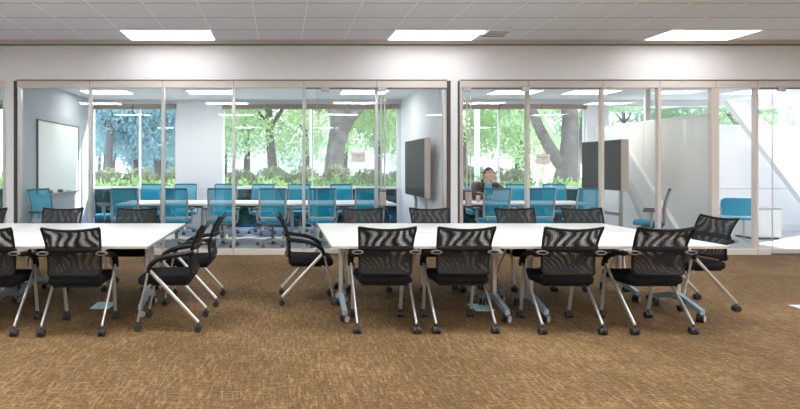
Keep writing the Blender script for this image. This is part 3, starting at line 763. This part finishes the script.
# joints in the person's own frame, facing -Y, seat at z 0.49
J = dict(pel=(0, 0.02, 0.58), waist=(0, -0.03, 0.73), chest=(0.0, -0.13, 0.89), uch=(0, -0.21, 1.00), neck=(0.01, -0.26, 1.07), neckt=(0.015, -0.30, 1.12), headc=(0.02, -0.335, 1.19),
         shl=(-0.20, -0.20, 0.985), ell=(-0.34, -0.40, 0.80), wrl=(-0.16, -0.58, 0.78), shr=(0.20, -0.20, 0.985), elr=(0.36, -0.40, 0.80), wrr=(0.14, -0.58, 0.78),
         hpl=(-0.10, 0.0, 0.555), knl=(-0.15, -0.42, 0.53), anl=(-0.15, -0.40, 0.10), tol=(-0.16, -0.53, 0.05), hpr=(0.10, 0.0, 0.555), knr=(0.15, -0.42, 0.53), anr=(0.15, -0.40, 0.10), tor=(0.16, -0.53, 0.05))
K = list(J); idx = {k: i for i, k in enumerate(K)}
E = [('pel', 'waist'), ('waist', 'chest'), ('chest', 'uch'), ('uch', 'neck'), ('neck', 'neckt'), ('neckt', 'headc'), ('uch', 'shl'), ('shl', 'ell'), ('ell', 'wrl'), ('uch', 'shr'), ('shr', 'elr'), ('elr', 'wrr'),
     ('pel', 'hpl'), ('hpl', 'knl'), ('knl', 'anl'), ('anl', 'tol'), ('pel', 'hpr'), ('hpr', 'knr'), ('knr', 'anr'), ('anr', 'tor')]
R = dict(pel=(0.15, 0.11), waist=(0.14, 0.10), chest=(0.15, 0.11), uch=(0.13, 0.09), neck=0.058, neckt=0.052, headc=0.06, shl=0.062, ell=0.044, wrl=0.028, shr=0.062, elr=0.044, wrr=0.028,
         hpl=0.09, knl=0.06, anl=0.042, tol=0.035, hpr=0.09, knr=0.06, anr=0.042, tor=0.035)
PX, PY = 4.33, 12.22
per = thing('person', 'person in brown jacket and teal shirt seated at a laptop, head bowed', 'person', (PX, PY, 0))
per.scale = (1.06, 1.06, 1.06)
parts = [skin_mesh([J[k] for k in K], [(idx[a], idx[c]) for a, c in E], [R[k] for k in K])]
# head with brow, nose, jaw
bm = bmesh.new(); bmesh.ops.create_uvsphere(bm, u_segments=28, v_segments=22, radius=1.0)
HC = Vector(J['headc'])
def head_shape(c, grow=0.0):
    x, y, z = c
    w = 0.086 * (1 - 0.25 * max(0, -z) ** 1.5); q = Vector((x * (w + grow), y * (0.104 + grow), z * (0.134 + grow)))
    if y < -0.2 and z < -0.35: q.y -= 0.008
    if y > 0.2 and z < -0.4: q.y -= 0.03 * (-z - 0.4)
    return q
ROT = Matrix.Rotation(math.radians(14), 4, 'X') @ Matrix.Identity(4)
ROT = Matrix.Rotation(math.radians(14), 4, 'Z') @ Matrix.Rotation(math.radians(-12), 4, 'X')
HM = Matrix.Translation(HC) @ ROT
for v in bm.verts: v.co = HM @ head_shape(v.co)
def blob(c, r, sc):
    rr = bmesh.ops.create_uvsphere(bm, u_segments=12, v_segments=8, radius=r)
    for v in rr['verts']: v.co = HM @ (Vector(c) + Vector((v.co.x * sc[0], v.co.y * sc[1], v.co.z * sc[2])))
blob((0, -0.100, -0.018), 0.016, (0.9, 1.3, 1.7)); blob((0, -0.112, -0.035), 0.013, (1.25, 1, 0.8))   # nose
blob((0, -0.088, -0.105), 0.024, (1.2, 0.8, 0.7))                                                      # chin
for sx in (-1, 1): blob((0.079 * sx, 0.008, -0.01), 0.028, (0.35, 0.7, 1.15)); blob((0.035 * sx, -0.083, 0.028), 0.02, (1.3, 0.5, 0.35))
hm = bpy.data.meshes.new('h'); bm.to_mesh(hm); bm.free(); parts.append(hm)
# hands: palm and five bent fingers each
for wr, el, sx in (('wrl', 'ell', 1), ('wrr', 'elr', -1)):
    w0 = Vector(J[wr]); d = (w0 - Vector(J[el])); d.z = 0; d.normalize(); side = Vector((-d.y, d.x, 0))
    palm = w0 + d * 0.045
    parts.append(skin_mesh([w0 - d * 0.02, palm, w0 + d * 0.085], [(0, 1), (1, 2)], [(0.024, 0.02), (0.036, 0.016), (0.038, 0.013)]))
    for k, (o_, ln) in enumerate(((-0.03, 0.065), (-0.010, 0.078), (0.011, 0.073), (0.030, 0.056))):
        a = palm + side * o_ + d * 0.03
        parts.append(skin_mesh([a, a + d * 0.02, a + d * (0.02 + ln * 0.5) + Vector((0, 0, 0.006)), a + d * (0.015 + ln) + Vector((0, 0, -0.012))], [(0, 1), (1, 2), (2, 3)], [0.009, 0.0095, 0.0088, 0.007]))
    tb = w0 + d * 0.02 - side * 0.028 * sx
    parts.append(skin_mesh([tb, tb + d * 0.03 - side * 0.022 * sx, tb + d * 0.062 - side * 0.022 * sx - Vector((0, 0, 0.006))], [(0, 1), (1, 2)], [0.013, 0.011, 0.0085]))
finish(parts, 'body', 'skin', per)
def clothes(names, name, mat, grow, extra=None, cut=None):
    ii = {k: i for i, k in enumerate(names)}
    ed = [(ii[a], ii[c]) for a, c in E if a in ii and c in ii]
    rr = []
    for k in names:
        r = R[k]; r = r if isinstance(r, tuple) else (r, r); rr.append(tuple(q * 1.0 + grow for q in r))
    me = skin_mesh([J[k] for k in names], ed, rr); return finish([me], name, mat, per)
clothes(['pel', 'waist', 'chest', 'uch', 'shl', 'ell', 'wrl', 'shr', 'elr', 'wrr'], 'jacket', 'jacket', 0.032)
clothes(['pel', 'hpl', 'knl', 'anl', 'hpr', 'knr', 'anr'], 'trousers', 'trousers', 0.014)
sh = MB(); sh.tube([(0, -0.20, 0.75), (0.0, -0.285, 0.87), (0.005, -0.325, 0.97), (0.01, -0.335, 1.04)], [0.055, 0.062, 0.070, 0.058], 12, squash=(0.5, 1.0), up=(0, 1, 0)); sh.build('shirt', 'shirt', per, True)
cl = MB()
for sx in (-1, 1): cl.tube([(0.075 * sx, -0.29, 0.92), (0.082 * sx, -0.29, 1.01), (0.07 * sx, -0.24, 1.07), (0.03 * sx, -0.195, 1.085)], [0.018, 0.032, 0.036, 0.03], 8)
cl.build('collar', 'jacket', per, True)
# hair: cap over crown, back and sides with an uneven edge
bm = bmesh.new(); bmesh.ops.create_uvsphere(bm, u_segments=28, v_segments=22, radius=1.0)
kill = []
for v in bm.verts:
    x, y, z = v.co
    lim = 0.36 if y < -0.45 else (0.05 if y < 0.1 else -0.5)
    if z < lim - 0.06 * math.sin(9 * x): kill.append(v)
    q = head_shape(v.co, 0.016 + 0.016 * max(0, z)); v.co = HM @ q
bmesh.ops.delete(bm, geom=kill, context='VERTS')
me = bpy.data.meshes.new('hair'); bm.to_mesh(me); bm.free(); finish([me], 'hair', 'hair', per)
for sx in (-1, 1):
    e = MB().ball(HM @ Vector((0.033 * sx, -0.088, 0.008)), 0.011, seg=10, rings=8).build('eye', 'eye', per, True)
    MB().ball(HM @ Vector((0.033 * sx, -0.0965, 0.006)), 0.0055, seg=8, rings=6).build('iris', 'hair', e, True)
    MB().tube([HM @ Vector((x_ * sx, -0.098 + 0.6 * (x_ - 0.03) ** 2 * 10, 0.033 + z_)) for x_, z_ in ((0.015, 0), (0.033, 0.005), (0.052, -0.002))], 0.005, 6).build('eyebrow', 'hair', per, True)
MB().tube([HM @ Vector(p) for p in ((-0.026, -0.093, -0.065), (0, -0.103, -0.062), (0.026, -0.093, -0.065))], [0.004, 0.008, 0.004], 8).build('mouth', 'lips', per, True)
for sx in (-1, 1):
    a = Vector(J['anl' if sx < 0 else 'anr']); MB().box(a.x - 0.05, a.x + 0.05, a.y - 0.19, a.y + 0.07, 0.0, 0.095, 0.03, seg=3).build('shoe', 'black_plastic', per, True)

# ------------------------------------------------------------------ outside
struct(MB().box(-60, 80, YB + 0.2, 90, -0.25, -0.12).build('ground', 'pavement'))
def leaves(name, blobs, n, size, mat, parent=None, seed=1, flat=0.0):
    rg = random.Random(seed); vs = []; fs = []
    wts = [b_[1][0] * b_[1][1] * b_[1][2] for b_ in blobs]
    for _ in range(n):
        c, r = rg.choices(blobs, wts)[0]
        d = Vector((rg.gauss(0, 1), rg.gauss(0, 1), rg.gauss(0, 1))).normalized()
        k = rg.uniform(0.35, 1.0) ** 0.6
        p = Vector(c) + Vector((d.x * r[0], d.y * r[1], d.z * r[2])) * k
        rot = Euler((rg.uniform(0, 6.28), rg.uniform(0, 6.28), rg.uniform(0, 6.28))).to_matrix()
        s = size * rg.uniform(0.6, 1.35); i = len(vs)
        for q in ((-0.5, 0), (0, -0.28), (0.6, 0), (0, 0.28)): vs.append(p + rot @ Vector((q[0] * s, q[1] * s, 0)))
        fs.append((i, i + 1, i + 2, i + 3))
    me = bpy.data.meshes.new(name); me.from_pydata(vs, [], fs); me.materials.append(M[mat])
    o = bpy.data.objects.new(name, me); COL.objects.link(o)
    if parent: o.parent = parent
    return o
def tree(loc, trunk, limbs, blobs, n, size, leaf, bark, label, seed):
    """trunk: [(point, radius)...]; limbs: list of the same; blobs in the tree's own frame"""
    t = thing('tree', label, 'tree', (loc[0], loc[1], -0.12), 0, 'trees outside the windows')
    b = MB(); rg = random.Random(seed)
    def wob(l):
        p = smoothpath([q[0] for q in l], 5); m_ = len(l) - 1
        return p, [l[min(int(i / 5), m_)][1] + (l[min(int(i / 5) + 1, m_)][1] - l[min(int(i / 5), m_)][1]) * ((i % 5) / 5) for i in range(len(p))]
    p, r = wob(trunk); b.tube(p, [q * rg.uniform(0.94, 1.06) for q in r], 14); b.build('trunk', bark, t, True)
    for l in limbs:
        p, r = wob(l); MB().tube(p, r, 10).build('limb', bark, t, True)
    leaves('crown', blobs, n, size, leaf, t, seed)
    return t
def round_tree(loc, h, r, rt, leaf, bark, label, seed, n=2600, size=0.26, low=0.35):
    rg = random.Random(seed * 31 + 5); bl = []
    for k in range(9):
        a = rg.uniform(0, 6.28); q = rg.uniform(0.2, 0.75) * r; zz = h * rg.uniform(low + 0.12, 0.95)
        bl.append(((q * math.cos(a), q * math.sin(a), zz), (r * 0.55, r * 0.55, h * 0.16)))
    lean = rg.uniform(-0.25, 0.25)
    tr = [((0, 0, -0.1), rt * 1.3), ((lean * 0.3, 0, h * 0.2), rt), ((lean, 0, h * 0.45), rt * 0.8), ((lean * 1.3, 0.1, h * 0.8), rt * 0.35)]
    lim = [[((lean * 0.9, 0, h * 0.42), rt * 0.5), ((lean + r * 0.3 * s_, 0.1, h * 0.58), rt * 0.35), ((lean + r * 0.55 * s_, 0.0, h * 0.75), rt * 0.15)] for s_ in (-1, 1)]
    return tree(loc, tr, lim, bl, n, size, leaf, bark, label, seed)
# the two big trunks
tree((1.93, 20.0), [((-0.1, 0, -0.1), 0.48), ((-0.05, 0, 0.9), 0.36), ((0.0, 0, 2.0), 0.32), ((0.15, 0, 2.9), 0.33), ((0.1, 0, 4.2), 0.22), ((-0.2, 0, 6.0), 0.12)],
     [[((0.1, 0, 2.5), 0.24), ((0.55, 0, 3.3), 0.22), ((1.3, 0, 4.1), 0.18), ((2.4, 0, 5.0), 0.1)], [((0.1, 0, 3.2), 0.16), ((-0.6, 0.2, 4.2), 0.13), ((-1.6, 0.3, 5.2), 0.07)]],
     [((-1.8, 0.8, 4.6), (1.5, 1.4, 0.9)), ((1.9, 0.9, 3.9), (1.3, 1.2, 1.3)), ((0.5, 1.2, 5.4), (2.4, 1.6, 1.2)), ((2.8, 0.2, 5.2), (1.5, 1.5, 1.2)), ((-0.9, 1.4, 3.7), (0.9, 0.9, 0.7))],
     14000, 0.15, 'leaf_lime', 'bark', 'large leaning tree with forked trunk seen through the wide window', 11)
tree((8.25, 16.3), [((-0.1, 0, -0.1), 0.48), ((-0.08, 0, 0.9), 0.36), ((0.02, 0, 1.7), 0.30), ((0.05, 0, 2.6), 0.22), ((0.0, 0, 4.2), 0.18), ((0.2, 0, 6.0), 0.1)],
     [[((-0.1, 0, 1.45), 0.2), ((-0.55, 0.1, 2.2), 0.16), ((-0.95, 0.2, 3.2), 0.13), ((-1.3, 0.2, 4.6), 0.08)], [((0.05, 0, 1.5), 0.2), ((0.42, -0.1, 2.5), 0.16), ((0.56, -0.1, 4.0), 0.12), ((1.1, 0, 5.5), 0.07)]],
     [((-1.5, 1.0, 4.2), (1.3, 1.3, 0.9)), ((0.6, 0.8, 4.8), (1.6, 1.4, 1.0)), ((1.8, 0.8, 4.0), (1.2, 1.2, 0.9)), ((-0.7, 1.6, 3.3), (0.9, 0.8, 0.6))],
     10000, 0.14, 'leaf_green', 'bark', 'massive tree with split trunk seen through the second room window', 12)
for a in [
    ((-0.25, 24.0), 7.5, 2.6, 0.2, 'leaf_lime', 'bark', 'slender lime green tree left of the large leaning tree', 21),
    ((-3.0, 30.0), 8.0, 3.0, 0.2, 'leaf_green', 'bark_dark', 'bushy green tree far behind the white pier beside the wide window', 22),
    ((3.4, 31.0), 7.5, 3.0, 0.22, 'leaf_lime', 'bark_dark', 'bushy lime green tree far behind the large leaning tree', 23),
    ((6.3, 28.0), 7.0, 2.8, 0.2, 'leaf_green', 'bark_dark', 'bushy green tree behind the wall screen end of the wide window', 24),
    ((5.6, 23.0), 6.5, 2.2, 0.13, 'leaf_lime', 'bark', 'slender lime green tree left of the massive split trunk', 25),
    ((8.4, 26.0), 7.0, 2.6, 0.16, 'leaf_lime', 'bark', 'lime green tree behind the seated person', 26),
    ((12.6, 29.0), 7.5, 3.0, 0.2, 'leaf_green', 'bark_dark', 'bushy green tree far behind the massive split trunk', 27),
    ((-6.9, 22.5), 7.0, 2.3, 0.18, 'leaf_teal', 'bark_dark', 'blue green tree with dark trunk at the left of the narrow window', 28),
    ((-6.1, 24.5), 7.5, 2.3, 0.17, 'leaf_teal', 'bark_dark', 'blue green tree with dark trunk in the middle of the narrow window', 29),
    ((-5.0, 23.5), 7.0, 2.2, 0.15, 'leaf_teal', 'bark_dark', 'blue green tree with dark trunk at the right of the narrow window', 30)]:
    round_tree(*a, n=9000, size=0.15, low=0.22)
for a in [((-1.6, 27.0), 7.0, 2.4, 0.16, 'leaf_green', 'bark', 'bushy green tree behind the white pier end of the wide window', 41),
    ((1.4, 27.5), 7.5, 2.6, 0.16, 'leaf_green', 'bark_dark', 'bushy green tree between the slender lime tree and the large leaning tree', 42),
    ((4.6, 26.5), 7.0, 2.5, 0.16, 'leaf_lime', 'bark', 'lime green tree between the large leaning tree and the wall screen', 43),
    ((10.6, 25.5), 7.0, 2.5, 0.16, 'leaf_lime', 'bark_dark', 'lime green tree at the left limb of the massive split trunk', 44),
    ((-8.2, 27.5), 7.0, 2.6, 0.18, 'leaf_teal', 'bark_dark', 'blue green tree behind the left trunk of the narrow window', 45)]:
    round_tree(*a, n=5500, size=0.15, low=0.16)
for a in [((-10.5, 33.0), 'leaf_teal', 'dense shade-blue tree at the back of the narrow window, leftmost', 31), ((-7.6, 35.0), 'leaf_teal', 'dense shade-blue tree at the back of the narrow window, middle', 32), ((-5.2, 33.0), 'leaf_teal', 'dense shade-blue tree at the back of the narrow window, rightmost', 33),
          ((16.5, 27.0), 'leaf_green', 'green tree seen over the glossy side wall, nearest the mobile screen', 34), ((20.0, 30.0), 'leaf_teal', 'green tree seen over the glossy side wall, second from the mobile screen', 35), ((23.5, 29.0), 'leaf_green', 'green tree seen over the glossy side wall, farthest from the mobile screen', 36), ((9.5, 36.0), 'leaf_teal', 'shade-blue tree far behind the lime tree at the seated person', 37)]:
    round_tree(a[0], 8.5, 3.2, 0.1, a[1], 'bark_dark', a[2], a[3], n=9000, size=0.22, low=0.08)
# planting strip right outside the glass
bl = [((x * 0.45 - 9, 14.15 + 0.12 * math.sin(x * 2.1), 0.50), (0.42, 0.55, 0.69 + 0.05 * math.sin(x * 1.7))) for x in range(42)]
tag(leaves('hedge', bl, 30000, 0.095, 'leaf_hedge', None, 40), 'low bright green hedge running right outside the windows', 'hedge', None, 'stuff')
sh_x = [-7.4, -6.5, -5.6, -4.8, -3.9, -2.9, -2.0, -1.1, -0.2, 0.7, 1.6, 2.5, 3.4, 4.4, 5.4, 6.4]
for i, x in enumerate(sh_x):
    rg = random.Random(60 + i); hh = 0.62 + rg.uniform(-0.06, 0.08)
    place_ = ['outside the narrow window', 'outside the white pier', 'outside the wide window', 'outside the second room window'][0 if x < -2.9 else 1 if x < -1.5 else 2 if x < 3.2 else 3]
    t = thing('shrub', 'brownish green rounded shrub behind the low hedge, %s' % place_, 'shrub', (x, 16.0, -0.12), 0, 'rounded shrubs %s' % place_)
    leaves('foliage', [((0, 0, 0.92), (0.60, 0.5, hh)), ((0.1, 0.1, 0.5), (0.5, 0.5, 0.5))], 3400, 0.11, 'leaf_shrub', t, 80 + i)
    MB().cyl((0, 0, 0), (0, 0, 0.6), 0.04, 0.02, 8).build('stem', 'bark', t)
b = MB().box(-4.5, 13.5, 42, 46, -0.12, 3.1)
o = b.build('outbuilding', 'render_white'); tag(o, 'long low white building beyond the trees', 'building')
MB().box(-4.7, 13.7, 41.7, 46.3, 3.1, 3.35).build('roof', 'white_paint', o)
for x in (-2.5, 0.8, 4.5, 8.0, 11.0): MB().box(x, x + 1.6, 41.96, 42.02, 0.9, 2.1).build('window', 'pale_plate', o)
tag(MB().cyl((5.15, 14.9, -0.12), (5.15, 14.9, 4.5), 0.07, seg=16).build('canopy_post', 'white_paint'), 'slim white post outside the window behind the seated person', 'post')
tag(MB().cyl((1.0, 18.0, -0.12), (1.0, 18.0, 5.5), 0.06, seg=16).build('lamp_post', 'white_paint'), 'slim white lamp post outside the wide window left of the large tree', 'post')
t = thing('canopy_roof', 'grey flat canopy outside the high window strip', 'canopy', (16.2, 25.0, -0.12)); MB().box(-2.2, 6, -1, 1, 4.15, 4.45).build('slab', 'soffit_grey', t)
for x in (-2, 5.8): MB().cyl((x, 0, 0), (x, 0, 4.15), 0.12).build('post', 'white_paint', t)

# ------------------------------------------------------------------ light and camera
wd = bpy.data.worlds.new('sky'); SC.world = wd; wd.use_nodes = True
nt = wd.node_tree; nt.nodes.clear()
out = nt.nodes.new('ShaderNodeOutputWorld'); bg = nt.nodes.new('ShaderNodeBackground')
tc = nt.nodes.new('ShaderNodeTexCoord'); sp = nt.nodes.new('ShaderNodeSeparateXYZ'); nt.links.new(tc.outputs['Generated'], sp.inputs[0])
rp = nt.nodes.new('ShaderNodeValToRGB'); rp.color_ramp.elements[0].position = 0.0; rp.color_ramp.elements[0].color = (1.0, 1.0, 1.0, 1)
rp.color_ramp.elements[1].position = 0.9; rp.color_ramp.elements[1].color = (0.55, 0.76, 1.0, 1)
nt.links.new(sp.outputs[2], rp.inputs[0]); nt.links.new(rp.outputs[0], bg.inputs[0]); bg.inputs[1].default_value = 1.9
nt.links.new(bg.outputs[0], out.inputs[0])
sl = bpy.data.lights.new('sun', 'SUN'); sl.energy = 6.0; sl.angle = 0.01; sl.color = (1.0, 0.95, 0.87)
so = bpy.data.objects.new('sun', sl); COL.objects.link(so)
so.rotation_euler = Vector((-0.75, -0.45, -0.55)).to_track_quat('-Z', 'Y').to_euler()

cam = bpy.data.cameras.new('camera'); co = bpy.data.objects.new('camera', cam); COL.objects.link(co)
co.location = (0, 0, 1.45); co.rotation_euler = (PI / 2, 0, 0)
cam.sensor_width = 36; cam.lens = 570 / 800 * 36
cam.shift_x = 120 / 800; cam.shift_y = -38.5 / 800
cam.clip_end = 300
SC.camera = co
SC.view_settings.view_transform = 'Standard'; SC.view_settings.look = 'None'; SC.view_settings.gamma = 1; SC.view_settings.use_curve_mapping = False
SC.view_settings.exposure = 1.2
SC.cycles.max_bounces = 10; SC.cycles.transparent_max_bounces = 40; SC.cycles.use_denoising = True
SC.cycles.sample_clamp_indirect = 6
